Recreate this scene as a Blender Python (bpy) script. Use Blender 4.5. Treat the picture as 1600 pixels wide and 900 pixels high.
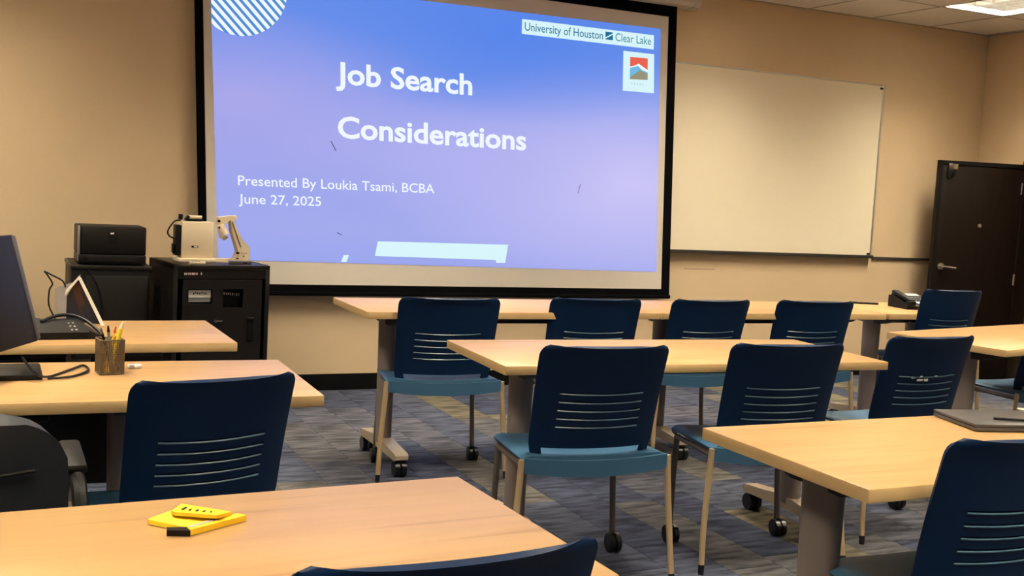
import bpy, bmesh, math, random
from mathutils import Matrix, Vector

for o in list(bpy.data.objects):
    bpy.data.objects.remove(o, do_unlink=True)
SC = bpy.context.scene
COL = SC.collection
rnd = random.Random(7)
R = math.radians

# ------------------------------------------------------------------ camera
cam_data = bpy.data.cameras.new('camera')
cam_data.sensor_width = 36.0
cam_data.lens = 1737.5 * 36.0 / 1600.0
cam_data.clip_start = 0.05
cam = bpy.data.objects.new('camera', cam_data)
COL.objects.link(cam)
right = Vector((0.90475645, -0.42252585, 0.05373712))
down = Vector((0.01100464, -0.10293309, -0.99462741))
fwd = Vector((0.42578712, 0.90048692, -0.08847963))
cam.matrix_world = Matrix(((right.x, -down.x, -fwd.x, 0.0), (right.y, -down.y, -fwd.y, 0.0),
                           (right.z, -down.z, -fwd.z, 1.328), (0, 0, 0, 1)))
SC.camera = cam

# ------------------------------------------------------------------ world, exposure
world = bpy.data.worlds.new('world')
SC.world = world
world.use_nodes = True
world.node_tree.nodes['Background'].inputs[0].default_value = (0.9, 0.8, 0.65, 1)
world.node_tree.nodes['Background'].inputs[1].default_value = 0.05
SC.view_settings.view_transform = 'Standard'
SC.view_settings.look = 'None'
SC.view_settings.gamma = 1.0
SC.view_settings.use_curve_mapping = False
SC.view_settings.exposure = 0.0
LAMP = 76.0            # radiance of the ceiling troffers
LAMP_COLOR = (1.0, 0.885, 0.69)

# ------------------------------------------------------------------ materials
def srgb(r, g, b):
    def f(c):
        c /= 255.0
        return c / 12.92 if c <= 0.04045 else ((c + 0.055) / 1.055) ** 2.4
    return (f(r), f(g), f(b), 1.0)

def mat(name, col, rough=0.5, metal=0.0, spec=0.5, emit=None, estr=0.0):
    m = bpy.data.materials.new(name)
    m.use_nodes = True
    b = m.node_tree.nodes['Principled BSDF']
    b.inputs['Base Color'].default_value = col
    b.inputs['Roughness'].default_value = rough
    b.inputs['Metallic'].default_value = metal
    b.inputs['Specular IOR Level'].default_value = spec
    if emit:
        b.inputs['Emission Color'].default_value = emit
        b.inputs['Emission Strength'].default_value = estr
    return m

def nodes_of(m):
    nt = m.node_tree
    return nt, nt.nodes, nt.links, nt.nodes['Principled BSDF']

def noisy(m, c1, c2, scale, stretch=(1, 1, 1), detail=4.0, coord='Object', lo=0.3, hi=0.7, bump=0.0, dist=0.0):
    nt, N, L, b = nodes_of(m)
    tc = N.new('ShaderNodeTexCoord')
    mp = N.new('ShaderNodeMapping')
    mp.inputs['Scale'].default_value = stretch
    no = N.new('ShaderNodeTexNoise')
    no.inputs['Scale'].default_value = scale
    no.inputs['Detail'].default_value = detail
    no.inputs['Distortion'].default_value = dist
    rp = N.new('ShaderNodeValToRGB')
    rp.color_ramp.elements[0].position = lo
    rp.color_ramp.elements[1].position = hi
    rp.color_ramp.elements[0].color = c1
    rp.color_ramp.elements[1].color = c2
    L.new(tc.outputs[coord], mp.inputs[0])
    L.new(mp.outputs[0], no.inputs['Vector'])
    L.new(no.outputs['Fac'], rp.inputs[0])
    L.new(rp.outputs[0], b.inputs['Base Color'])
    if bump:
        bp = N.new('ShaderNodeBump')
        bp.inputs['Strength'].default_value = bump
        bp.inputs['Distance'].default_value = 0.002
        L.new(no.outputs['Fac'], bp.inputs['Height'])
        L.new(bp.outputs[0], b.inputs['Normal'])
    return m

WALL = noisy(mat('painted wall', (0.5, 0.4, 0.27, 1), 0.75), (0.66, 0.50, 0.31, 1), (0.70, 0.53, 0.33, 1), 2.2)
CEIL = noisy(mat('ceiling tile', (0.6, 0.55, 0.47, 1), 0.9), (0.82, 0.765, 0.68, 1), (0.87, 0.815, 0.73, 1), 60, bump=0.25)
CEILGRID = mat('ceiling grid metal', (0.42, 0.36, 0.28, 1), 0.5)
BASE = mat('black rubber baseboard', (0.003, 0.003, 0.0035, 1), 0.6, spec=0.15)
UNDER = mat('carpet underlay', (0.16, 0.155, 0.15, 1), 0.95)

# wood laminate: light maple with long thin grain along x
WOOD = mat('maple laminate', (0.75, 0.48, 0.24, 1), 0.33, spec=0.45)
nt, N, L, b = nodes_of(WOOD)
tc = N.new('ShaderNodeTexCoord')
mp1 = N.new('ShaderNodeMapping'); mp1.inputs['Scale'].default_value = (0.9, 9.0, 1.0)
mp2 = N.new('ShaderNodeMapping'); mp2.inputs['Scale'].default_value = (1.5, 34.0, 1.0)
n1 = N.new('ShaderNodeTexNoise'); n1.inputs['Scale'].default_value = 1.6; n1.inputs['Detail'].default_value = 3; n1.inputs['Distortion'].default_value = 0.8
n2 = N.new('ShaderNodeTexNoise'); n2.inputs['Scale'].default_value = 1.0; n2.inputs['Detail'].default_value = 5
r1 = N.new('ShaderNodeValToRGB')
r1.color_ramp.elements[0].position = 0.30; r1.color_ramp.elements[0].color = (0.415, 0.24, 0.098, 1)
r1.color_ramp.elements[1].position = 0.60; r1.color_ramp.elements[1].color = (0.475, 0.29, 0.123, 1)
r2 = N.new('ShaderNodeValToRGB')
r2.color_ramp.elements[0].position = 0.29; r2.color_ramp.elements[0].color = (0.62, 0.52, 0.42, 1)
r2.color_ramp.elements[1].position = 0.41; r2.color_ramp.elements[1].color = (1, 1, 1, 1)
mx = N.new('ShaderNodeMix'); mx.data_type = 'RGBA'; mx.blend_type = 'MULTIPLY'; mx.inputs[0].default_value = 0.7
L.new(tc.outputs['Object'], mp1.inputs[0]); L.new(tc.outputs['Object'], mp2.inputs[0])
L.new(mp1.outputs[0], n1.inputs['Vector']); L.new(mp2.outputs[0], n2.inputs['Vector'])
L.new(n1.outputs['Fac'], r1.inputs[0]); L.new(n2.outputs['Fac'], r2.inputs[0])
L.new(r1.outputs[0], mx.inputs[6]); L.new(r2.outputs[0], mx.inputs[7])
L.new(mx.outputs[2], b.inputs['Base Color'])
EDGE = noisy(mat('maple edge band', (0.6, 0.4, 0.2, 1), 0.4), (0.64, 0.43, 0.19, 1), (0.72, 0.50, 0.24, 1), 3, (1, 1, 14))

COLUMN = mat('bronze grey column paint', srgb(138, 126, 122), 0.42, 0.15)
FOOT = mat('champagne cast foot', srgb(196, 180, 156), 0.38, 0.35)
DARKMETAL = mat('dark underframe', (0.012, 0.011, 0.011, 1), 0.5)
BLACK = mat('black plastic', (0.0035, 0.0035, 0.004, 1), 0.5, spec=0.25)
SLOTGLINT = mat('painted slot highlight', (0.07, 0.15, 0.22, 1), 0.3, spec=0.6)  # pale colour stands for the highlight on the lower slot rims
RUBBER = mat('black caster rubber', (0.006, 0.006, 0.007, 1), 0.3)
BLUESHADED = noisy(mat('navy plastic shaded tone', (0.01, 0.04, 0.085, 1), 0.5, spec=0.22),  # chair plastic darkened: shade on the upright backs put into the colour
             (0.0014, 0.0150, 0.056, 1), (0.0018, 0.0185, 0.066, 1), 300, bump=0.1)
BLUELIT = noisy(mat('navy plastic lit tone', (0.02, 0.075, 0.13, 1), 0.45, spec=0.4),  # same chair plastic lightened: light on the upward seat put into the colour
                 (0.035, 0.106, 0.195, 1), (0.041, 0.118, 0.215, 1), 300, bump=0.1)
LEGTAN = mat('champagne tube metal', srgb(206, 180, 142), 0.36, 0.45)
LEGSHADED = mat('shaded grey tube metal', srgb(104, 96, 90), 0.4, 0.4)  # grey of front legs and rails, with shade put into the colour
CHARCOAL = noisy(mat('charcoal chair fabric', (0.012, 0.016, 0.024, 1), 0.6), (0.007, 0.010, 0.016, 1), (0.012, 0.016, 0.024, 1), 500, bump=0.2)
SCREENWHITE = mat('matte white screen fabric', (0.72, 0.66, 0.57, 1), 0.85)
SCREENBLACK = mat('black screen border', (0.002, 0.002, 0.0025, 1), 0.9, spec=0.08)
CASE = mat('white screen housing', (0.62, 0.56, 0.46, 1), 0.45)
BOARD = mat('glossy whiteboard enamel', (0.90, 0.81, 0.62, 1), 0.25, spec=0.4)
ALU = mat('aluminium trim', (0.62, 0.60, 0.56, 1), 0.35, 0.7)
RAIL = mat('dark grey rail', (0.05, 0.045, 0.04, 1), 0.4, 0.2)
DOORWOOD = noisy(mat('dark walnut door', (0.02, 0.009, 0.004, 1), 0.5, spec=0.2), (0.005, 0.0022, 0.0012, 1), (0.010, 0.0045, 0.002, 1), 4, (9, 9, 0.6), bump=0.05)
CHROME = mat('satin chrome', (0.75, 0.72, 0.66, 1), 0.22, 1.0)
RACKPAINT = noisy(mat('black rack steel', (0.012, 0.010, 0.009, 1), 0.38, 0.2), (0.006, 0.0045, 0.004, 1), (0.010, 0.0075, 0.0065, 1), 30)
RACKDOOR = mat('smoked rack door', (0.008, 0.0065, 0.006, 1), 0.45, spec=0.3)
BEIGE = mat('beige equipment plastic', srgb(226, 208, 178), 0.45)
PAPER = mat('white paper', srgb(238, 234, 224), 0.8)
GREYPAPER = mat('grey paper', srgb(165, 165, 165), 0.8)
INK = mat('black ink', (0.02, 0.02, 0.02, 1), 0.7)
RED = mat('red print', srgb(200, 60, 50), 0.6)
YELLOW = mat('yellow note paper', srgb(250, 222, 50), 0.7)
AMBER = mat('amber note paper', srgb(246, 200, 34), 0.7)
GREYSHELL = mat('grey laptop shell', srgb(92, 90, 92), 0.35, 0.4)
SILVER = mat('silver panel', srgb(150, 146, 142), 0.35, 0.5)
MESHGREY = mat('wire mesh grey', srgb(120, 108, 92), 0.35, 0.6)
NAVYPAPER = mat('navy booklet paper', (0.01, 0.018, 0.045, 1), 0.6)
MAROON = mat('maroon booklet paper', (0.05, 0.018, 0.016, 1), 0.6)
def emis(name, c, s=1.0):
    m = mat(name, (0.02, 0.02, 0.02, 1), 0.9, spec=0.0, emit=c, estr=s)
    return m
LAMPMAT = mat('lamp diffuser', (0.8, 0.8, 0.8, 1), 0.6, emit=(*LAMP_COLOR, 1), estr=LAMP)
LOUVER = mat('specular louvre blade', (0.34, 0.33, 0.31, 1), 0.3, 0.9)
HOUSING = mat('white troffer housing', (0.7, 0.68, 0.62, 1), 0.5)
S_WHITE = emis('projected white', srgb(238, 246, 255))
S_CYAN = emis('projected pale cyan', srgb(214, 244, 250))
S_STRIPEBLUE = emis('projected stripe blue', srgb(78, 140, 210))
S_TEAL = emis('projected teal', srgb(66, 140, 160))
S_DEEPTEAL = emis('projected deep teal', srgb(20, 110, 150))
S_RED = emis('projected red', srgb(232, 98, 80))
S_SKY = emis('projected sky blue', srgb(110, 185, 228))
S_OLIVE = emis('projected olive', srgb(150, 146, 120))
S_GREY = emis('projected grey', srgb(190, 214, 220))
S_DARK = mat('screen scratch', (0.01, 0.01, 0.03, 1), 0.8)

# slide background: a soft blue to lavender wash, a print-like field in the slide's own coordinates
SLIDE = mat('projected slide wash', (0.02, 0.02, 0.02, 1), 0.9, spec=0.0)
nt, N, L, b = nodes_of(SLIDE)
tc = N.new('ShaderNodeTexCoord')
sx = N.new('ShaderNodeSeparateXYZ'); L.new(tc.outputs['UV'], sx.inputs[0])
rv = N.new('ShaderNodeValToRGB')
e = rv.color_ramp.elements
e[0].position = 0.0; e[0].color = srgb(152, 164, 236)
e[1].position = 1.0; e[1].color = srgb(98, 140, 232)
for ps, c in ((0.12, srgb(160, 168, 236)), (0.45, srgb(150, 160, 234)), (0.72, srgb(112, 146, 234))):
    q = e.new(ps); q.color = c
L.new(sx.outputs['Y'], rv.inputs[0])
def blob(cx, cy, rx, ry, col, amt, prev):
    mp = N.new('ShaderNodeMapping')
    mp.inputs['Location'].default_value = (-cx / rx, -cy / ry, 0)
    mp.inputs['Scale'].default_value = (1 / rx, 1 / ry, 0)
    gr = N.new('ShaderNodeTexGradient'); gr.gradient_type = 'SPHERICAL'
    ml = N.new('ShaderNodeMath'); ml.operation = 'MULTIPLY'; ml.inputs[1].default_value = amt
    m = N.new('ShaderNodeMix'); m.data_type = 'RGBA'
    m.inputs[7].default_value = col
    L.new(tc.outputs['UV'], mp.inputs[0]); L.new(mp.outputs[0], gr.inputs[0])
    L.new(gr.outputs['Fac'], ml.inputs[0]); L.new(ml.outputs[0], m.inputs[0])
    L.new(prev, m.inputs[6])
    return m.outputs[2]
out = rv.outputs[0]
out = blob(0.93, 0.36, 0.62, 0.50, srgb(202, 196, 246), 1.0, out)
out = blob(0.05, 0.58, 0.50, 0.34, srgb(172, 168, 234), 0.9, out)
out = blob(0.50, 0.42, 0.42, 0.24, srgb(176, 176, 238), 0.7, out)
out = blob(0.62, 0.92, 0.50, 0.36, srgb(84, 132, 234), 0.9, out)
L.new(out, b.inputs['Emission Color'])
b.inputs['Emission Strength'].default_value = 1.0

# carpet planks: colour by object, streaky pile
CARPET = mat('carpet plank pile', (0.06, 0.06, 0.07, 1), 0.95, spec=0.1)
nt, N, L, b = nodes_of(CARPET)
oi = N.new('ShaderNodeObjectInfo')
rp = N.new('ShaderNodeValToRGB'); rp.color_ramp.interpolation = 'CONSTANT'
e = rp.color_ramp.elements
pal = [(0.0, (0.058, 0.066, 0.098, 1)), (0.18, (0.080, 0.083, 0.102, 1)), (0.36, (0.046, 0.054, 0.086, 1)), (0.52, (0.105, 0.100, 0.092, 1)),
       (0.64, (0.066, 0.074, 0.104, 1)), (0.80, (0.088, 0.088, 0.094, 1)), (0.96, (0.120, 0.107, 0.076, 1))]
e[0].position, e[0].color = pal[0]
e[1].position, e[1].color = pal[1]
for ps, c in pal[2:]:
    q = e.new(ps); q.color = c
L.new(oi.outputs['Random'], rp.inputs[0])
tc = N.new('ShaderNodeTexCoord')
mp = N.new('ShaderNodeMapping'); mp.inputs['Scale'].default_value = (5.5, 26.0, 1.0)
ad = N.new('ShaderNodeVectorMath'); ad.operation = 'ADD'
L.new(tc.outputs['Object'], mp.inputs[0]); L.new(mp.outputs[0], ad.inputs[0]); L.new(oi.outputs['Location'], ad.inputs[1])
no = N.new('ShaderNodeTexNoise'); no.inputs['Scale'].default_value = 1.0; no.inputs['Detail'].default_value = 6
L.new(ad.outputs[0], no.inputs['Vector'])
r2 = N.new('ShaderNodeValToRGB')
r2.color_ramp.elements[0].position = 0.34; r2.color_ramp.elements[0].color = (0.45, 0.45, 0.47, 1)
r2.color_ramp.elements[1].position = 0.68; r2.color_ramp.elements[1].color = (1.5, 1.48, 1.45, 1)
L.new(no.outputs['Fac'], r2.inputs[0])
n3 = N.new('ShaderNodeTexNoise'); n3.inputs['Scale'].default_value = 170; n3.inputs['Detail'].default_value = 2
L.new(tc.outputs['Object'], n3.inputs['Vector'])
mx = N.new('ShaderNodeMix'); mx.data_type = 'RGBA'; mx.blend_type = 'MULTIPLY'; mx.inputs[0].default_value = 1.0
L.new(rp.outputs[0], mx.inputs[6]); L.new(r2.outputs[0], mx.inputs[7])
L.new(mx.outputs[2], b.inputs['Base Color'])
bp = N.new('ShaderNodeBump'); bp.inputs['Strength'].default_value = 0.6; bp.inputs['Distance'].default_value = 0.004
L.new(n3.outputs['Fac'], bp.inputs['Height']); L.new(bp.outputs[0], b.inputs['Normal'])

# ------------------------------------------------------------------ mesh helpers
def link(name, me, parent=None):
    o = bpy.data.objects.new(name, me)
    COL.objects.link(o)
    if parent:
        o.parent = parent
    return o

def fin(bm, name, mats, parent=None, smooth=35):
    bmesh.ops.recalc_face_normals(bm, faces=bm.faces)
    me = bpy.data.meshes.new(name)
    bm.to_mesh(me); bm.free()
    for m in (mats if isinstance(mats, (list, tuple)) else [mats]):
        me.materials.append(m)
    if smooth:
        for p in me.polygons:
            p.use_smooth = True
        me.set_sharp_from_angle(angle=R(smooth))
    return link(name, me, parent)

def box(bm, c, s, rot=None, bev=0.0, seg=2, mi=0):
    t = bmesh.new()
    bmesh.ops.create_cube(t, size=1.0)
    bmesh.ops.scale(t, vec=s, verts=t.verts)
    if bev:
        bmesh.ops.bevel(t, geom=list(t.edges), offset=bev, segments=seg, affect='EDGES', profile=0.5)
    mtx = Matrix.Translation(c)
    if rot is not None:
        mtx = mtx @ (rot.to_4x4() if hasattr(rot, 'to_4x4') else rot)
    bmesh.ops.transform(t, matrix=mtx, verts=t.verts)
    merge(bm, t, mi)

def merge(bm, t, mi=0):
    vm = {v: bm.verts.new(v.co) for v in t.verts}
    for f in t.faces:
        try:
            nf = bm.faces.new([vm[v] for v in f.verts]); nf.material_index = mi
        except ValueError:
            pass
    t.free()

def cyl(bm, a, b_, r, r2=None, n=16, caps=True, mi=0):
    a, b_ = Vector(a), Vector(b_)
    d = b_ - a
    t = bmesh.new()
    bmesh.ops.create_cone(t, cap_ends=caps, segments=n, radius1=r, radius2=r if r2 is None else r2, depth=d.length)
    q = d.to_track_quat('Z', 'Y').to_matrix().to_4x4()
    bmesh.ops.transform(t, matrix=Matrix.Translation((a + b_) / 2) @ q, verts=t.verts)
    merge(bm, t, mi)

def tube(bm, pts, r, n=8, mi=0, flat=1.0, taper=None):
    pts = [Vector(p) for p in pts]
    rings = []
    ref = Vector((0, 0, 1))
    for i, p in enumerate(pts):
        d = (pts[min(i + 1, len(pts) - 1)] - pts[max(i - 1, 0)]).normalized()
        if abs(d.dot(ref)) > 0.95:
            ref = Vector((0, 1, 0))
        u = ref.cross(d).normalized()
        v = d.cross(u).normalized()
        rr = r if taper is None else r * (taper[0] + (taper[1] - taper[0]) * i / (len(pts) - 1))
        rings.append([bm.verts.new(p + u * math.cos(2 * math.pi * k / n) * rr + v * math.sin(2 * math.pi * k / n) * rr * flat) for k in range(n)])
    for i in range(len(rings) - 1):
        for k in range(n):
            f = bm.faces.new((rings[i][k], rings[i][(k + 1) % n], rings[i + 1][(k + 1) % n], rings[i + 1][k]))
            f.material_index = mi
    for rg in (rings[0], rings[-1]):
        f = bm.faces.new(rg); f.material_index = mi

def smooth_path(pts, n=6):
    pts = [Vector(p) for p in pts]
    outp = []
    for i in range(len(pts) - 1):
        p0 = pts[max(i - 1, 0)]; p1 = pts[i]; p2 = pts[i + 1]; p3 = pts[min(i + 2, len(pts) - 1)]
        for k in range(n):
            t = k / n
            outp.append(0.5 * ((2 * p1) + (-p0 + p2) * t + (2 * p0 - 5 * p1 + 4 * p2 - p3) * t * t + (-p0 + 3 * p1 - 3 * p2 + p3) * t ** 3))
    outp.append(pts[-1])
    return outp

def prism(bm, poly, axis, lo, hi, mi=0):
    """extrude a 2-D polygon along an axis: 'x' -> (y,z), 'y' -> (x,z), 'z' -> (x,y)"""
    def P(a, b2, h):
        return {'x': (h, a, b2), 'y': (a, h, b2), 'z': (a, b2, h)}[axis]
    v0 = [bm.verts.new(P(a, b2, lo)) for a, b2 in poly]
    v1 = [bm.verts.new(P(a, b2, hi)) for a, b2 in poly]
    n = len(poly)
    fs = [bm.faces.new(v0), bm.faces.new(v1)]
    for i in range(n):
        fs.append(bm.faces.new((v0[i], v0[(i + 1) % n], v1[(i + 1) % n], v1[i])))
    for f in fs:
        f.material_index = mi

def shell(bm, P, keep, th, mi=0):
    """P[i][j] grid of points, keep(i,j) tells which cells exist; gives a two-sided plate of thickness th with closed rims"""
    ni, nj = len(P), len(P[0])
    V = [[Vector(P[i][j]) for j in range(nj)] for i in range(ni)]
    top, bot = {}, {}
    for i in range(ni):
        for j in range(nj):
            a = V[min(i + 1, ni - 1)][j] - V[max(i - 1, 0)][j]
            c = V[i][min(j + 1, nj - 1)] - V[i][max(j - 1, 0)]
            n = a.cross(c)
            n = n.normalized() if n.length > 1e-9 else Vector((0, 0, 1))
            top[i, j] = V[i][j] + n * th / 2
            bot[i, j] = V[i][j] - n * th / 2
    tv, bv = {}, {}
    def T(k):
        if k not in tv: tv[k] = bm.verts.new(top[k])
        return tv[k]
    def B(k):
        if k not in bv: bv[k] = bm.verts.new(bot[k])
        return bv[k]
    cells = {(i, j) for i in range(ni - 1) for j in range(nj - 1) if keep(i, j)}
    for (i, j) in cells:
        q = [(i, j), (i + 1, j), (i + 1, j + 1), (i, j + 1)]
        bm.faces.new([T(k) for k in q]).material_index = mi
        bm.faces.new([B(k) for k in reversed(q)]).material_index = mi
        for (nb, a, c) in (((i - 1, j), 3, 0), ((i + 1, j), 1, 2), ((i, j - 1), 0, 1), ((i, j + 1), 2, 3)):
            if nb not in cells:
                bm.faces.new((T(q[a]), B(q[a]), B(q[c]), T(q[c]))).material_index = mi

def tag(o, label, cat, group=None):
    o['label'] = label; o['category'] = cat
    if group: o['group'] = group
    return o

def struct(o):
    o['kind'] = 'structure'
    return o

def empty(name, loc=(0, 0, 0), rz=0.0):
    o = bpy.data.objects.new(name, None)
    o.empty_display_size = 0.1
    COL.objects.link(o)
    o.location = loc; o.rotation_euler = (0, 0, R(rz))
    return o

def copy_tree(o, parent=None):
    c = o.copy(); COL.objects.link(c); c.parent = parent
    for ch in list(o.children):
        copy_tree(ch, c)
    return c

def simple(name, mats, fn, parent=None, smooth=35):
    bm = bmesh.new(); fn(bm)
    return fin(bm, name, mats, parent, smooth)

# ------------------------------------------------------------------ the room
X0, X1, Y0, Y1, H = -2.6, 7.40, -3.4, 6.77, 2.79
floor = struct(simple('floor', UNDER, lambda bm: box(bm, ((X0 + X1) / 2, (Y0 + Y1) / 2, -0.056), (X1 - X0 + .4, Y1 - Y0 + .4, 0.1)), smooth=0))
PW, PL = 0.2165, 0.87
bm = bmesh.new(); box(bm, (0, 0, -0.003), (PW - 0.002, PL - 0.002, 0.006)); plank = fin(bm, 'carpet_plank', CARPET, floor, 0)
first = True
ix = 0
x = 2.22 - PW * 13
while x < X1:
    off = (0.0, 0.435, 0.22, 0.65)[ix % 4] if ix % 3 else 0.31
    y = 0.35 + off - PL
    while y < Y1 - 0.05:
        ya, yb = max(y, 0.35), min(y + PL, Y1)
        if yb - ya > 0.05:
            o = plank if first else plank.copy()
            if not first: COL.objects.link(o)
            first = False
            xa, xb = x, min(x + PW, X1)
            o.location = ((xa + xb) / 2, (ya + yb) / 2, 0)
            o.scale = ((xb - xa) / PW, (yb - ya) / PL, 1)
        y += PL
    x += PW; ix += 1
# plain carpet field behind and left of the planks
bm = bmesh.new()
box(bm, ((X0 + 2.22 - PW * 13) / 2, (Y0 + Y1) / 2, -0.003), (2.22 - PW * 13 - X0 - .002, Y1 - Y0, 0.006))
fin(bm, 'carpet_border', CARPET, floor, 0)
bm = bmesh.new()
box(bm, ((X1 + 2.22 - PW * 13) / 2, (Y0 + .35) / 2, -0.003), (X1 - (2.22 - PW * 13), .35 - Y0 - .002, 0.006))
fin(bm, 'carpet_border', CARPET, floor, 0)

struct(simple('wall_front', WALL, lambda bm: box(bm, ((X0 + X1) / 2, Y1 + 0.06, H / 2 + .1), (X1 - X0 + .4, 0.12, H + .2)), smooth=0))
struct(simple('wall_left', WALL, lambda bm: box(bm, (X0 - 0.06, (Y0 + Y1) / 2, H / 2), (0.12, Y1 - Y0, H)), smooth=0))
struct(simple('wall_back', WALL, lambda bm: box(bm, ((X0 + X1) / 2, Y0 - 0.06, H / 2), (X1 - X0 + .4, 0.12, H)), smooth=0))
DY0, DY1, DZ = 5.50, 6.30, 1.765
def wr(bm):
    box(bm, (X1 + 0.06, (Y0 + DY0) / 2, H / 2), (0.12, DY0 - Y0, H))
    box(bm, (X1 + 0.06, (Y1 + DY1) / 2, H / 2), (0.12, Y1 - DY1, H))
    box(bm, (X1 + 0.06, (DY0 + DY1) / 2, (H + DZ) / 2), (0.12, DY1 - DY0, H - DZ))
struct(simple('wall_right', WALL, wr, smooth=0))
def cor(bm):
    box(bm, (X1 + 1.2, 5.9, H / 2), (0.1, 2.6, H))
    box(bm, (X1 + .66, 4.65, H / 2), (1.1, 0.1, H)); box(bm, (X1 + .66, 7.0, H / 2), (1.1, 0.1, H))
    box(bm, (X1 + .66, 5.9, -0.05), (1.1, 2.4, 0.1)); box(bm, (X1 + .66, 5.9, H + .05), (1.1, 2.4, 0.1))
struct(simple('wall_corridor', WALL, cor, smooth=0))
def frame(bm):
    for y in (DY0 + 0.02, DY1 - 0.012):
        box(bm, (X1 + 0.05, y, DZ / 2), (0.15, 0.04 if y < 6 else .024, DZ), bev=0.004)
    box(bm, (X1 + 0.05, (DY0 + DY1) / 2, DZ - 0.015), (0.15, DY1 - DY0, 0.03), bev=0.004)
struct(simple('trim_1', DOORWOOD, frame))

# baseboards
struct(simple('baseboard_front', BASE, lambda bm: box(bm, ((X0 + X1) / 2, Y1 - 0.006, 0.052), (X1 - X0, 0.012, 0.104), bev=0.003), smooth=0))
struct(simple('baseboard_right', BASE, lambda bm: box(bm, (X1 - 0.006, (Y0 + DY0) / 2, 0.052), (0.012, DY0 - Y0, 0.104), bev=0.003), smooth=0))
struct(simple('baseboard_left', BASE, lambda bm: box(bm, (X0 + 0.006, (Y0 + Y1) / 2, 0.052), (0.012, Y1 - Y0, 0.104), bev=0.003), smooth=0))
# dark rail running on from the whiteboard to the door
struct(simple('trim_2', RAIL, lambda bm: box(bm, ((6.34 + X1) / 2, Y1 - 0.008, 0.938), (X1 - 6.34, 0.016, 0.020), bev=0.003)))

# ceiling: plenum slab, metal grid, lay-in tiles
TP = 0.61
gx = [6.14 + TP * k for k in range(-15, 3)]
gy = [6.07 - TP * k for k in range(0, 16)]
xs = [X0] + [v for v in gx if X0 + .03 < v < X1 - .02] + [X1]
ys = [Y1] + [v for v in gy if v > Y0 + .03] + [Y0]
ceiling = struct(simple('ceiling', CEIL, lambda bm: box(bm, ((X0 + X1) / 2, (Y0 + Y1) / 2, H + 0.25), (X1 - X0 + .4, Y1 - Y0 + .4, 0.06)), smooth=0))
def near(a, b2): return abs(a - b2) < 0.02
LX = {  # left grid line of each troffer -> list of near (low y) grid lines, each troffer is one tile wide and two long
    -0.57: (4.85, 2.41, -0.03), 1.87: (4.85, 2.41, -0.03), 4.31: (4.85, 2.41, -0.03), 6.14: (4.85,)}
def is_lamp(xa, ya):
    for lx, lys in LX.items():
        if near(xa, lx):
            for ly in lys:
                if near(ya, ly) or near(ya, ly + TP): return True
    return False
tiles = {}
def tile(w, d):
    k = (round(w, 3), round(d, 3))
    if k not in tiles:
        bm = bmesh.new(); box(bm, (0, 0, 0.008), (w - 0.018, d - 0.018, 0.016), bev=0.002, seg=1)
        tiles[k] = fin(bm, 'ceiling_tile', CEIL, ceiling, 0)
        return tiles[k]
    o = tiles[k].copy(); COL.objects.link(o); return o
for i in range(len(xs) - 1):
    for j in range(len(ys) - 1):
        xa, xb, ya, yb = xs[i], xs[i + 1], ys[j + 1], ys[j]
        if xb - xa < 0.03 or is_lamp(xa, ya): continue
        o = tile(xb - xa, yb - ya); o.location = ((xa + xb) / 2, (ya + yb) / 2, H)
bm = bmesh.new()
for v in xs[1:-1]:
    if any(near(v, lx + 0) or near(v, lx + TP) for lx in LX) or True:
        box(bm, (v, (Y0 + Y1) / 2, H + .004), (0.020, Y1 - Y0, 0.012))
for v in ys[1:-1]:
    segs = []; a = X0
    for lx in sorted(LX):
        for ly in LX[lx]:
            if near(v, ly + TP):
                segs.append((a, lx)); a = lx + TP
    segs.append((a, X1))
    for s0, s1 in segs:
        if s1 - s0 > .02: box(bm, ((s0 + s1) / 2, v, H + .005), (s1 - s0, 0.020, 0.012))
box(bm, ((X0 + X1) / 2, Y1 - 0.006, H), (X1 - X0, 0.012, 0.016))
box(bm, (X1 - 0.006, (Y0 + Y1) / 2, H), (0.012, Y1 - Y0, 0.016))
fin(bm, 'ceiling_grid', CEILGRID, ceiling, 0)

# troffers with parabolic louvres
def make_troffer():
    root = empty('ceiling_light')
    w, l, d = TP - 0.022, 2 * TP - 0.022, 0.105
    def body(bm):
        for s in (-1, 1):
            box(bm, (s * (w / 2 - .004), 0, d / 2 + .01), (0.008, l, d + .02)); box(bm, (0, s * (l / 2 - .004), d / 2 + .01), (w, 0.008, d + .02))
        box(bm, (0, 0, d + 0.026), (w, l, 0.01))
    simple('housing', HOUSING, body, root, 0)
    simple('diffuser', LAMPMAT, lambda bm: box(bm, (0, 0, d + 0.014), (w - .02, l - .02, 0.006)), root, 0)
    def blades(bm):
        for k in range(1, 4):
            xk = -w / 2 + w * k / 4
            prism(bm, [(xk - .002, .002), (xk + .002, .002), (xk + .011, d), (xk - .011, d)], 'y', -l / 2, l / 2)
        for k in range(1, 8):
            yk = -l / 2 + l * k / 8
            prism(bm, [(yk - .002, .003), (yk + .002, .003), (yk + .011, d - .001), (yk - .011, d - .001)], 'x', -w / 2, w / 2)
    simple('louvre', LOUVER, blades, root, 0)
    return root
tro = make_troffer(); firstt = True
ROWS = {4.85: 'the row nearest the front wall', 2.41: 'the row above the middle tables', -0.03: 'the row behind the nearest desks'}
NTH = ('leftmost', 'second from left', 'third from left', 'rightmost')
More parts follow.
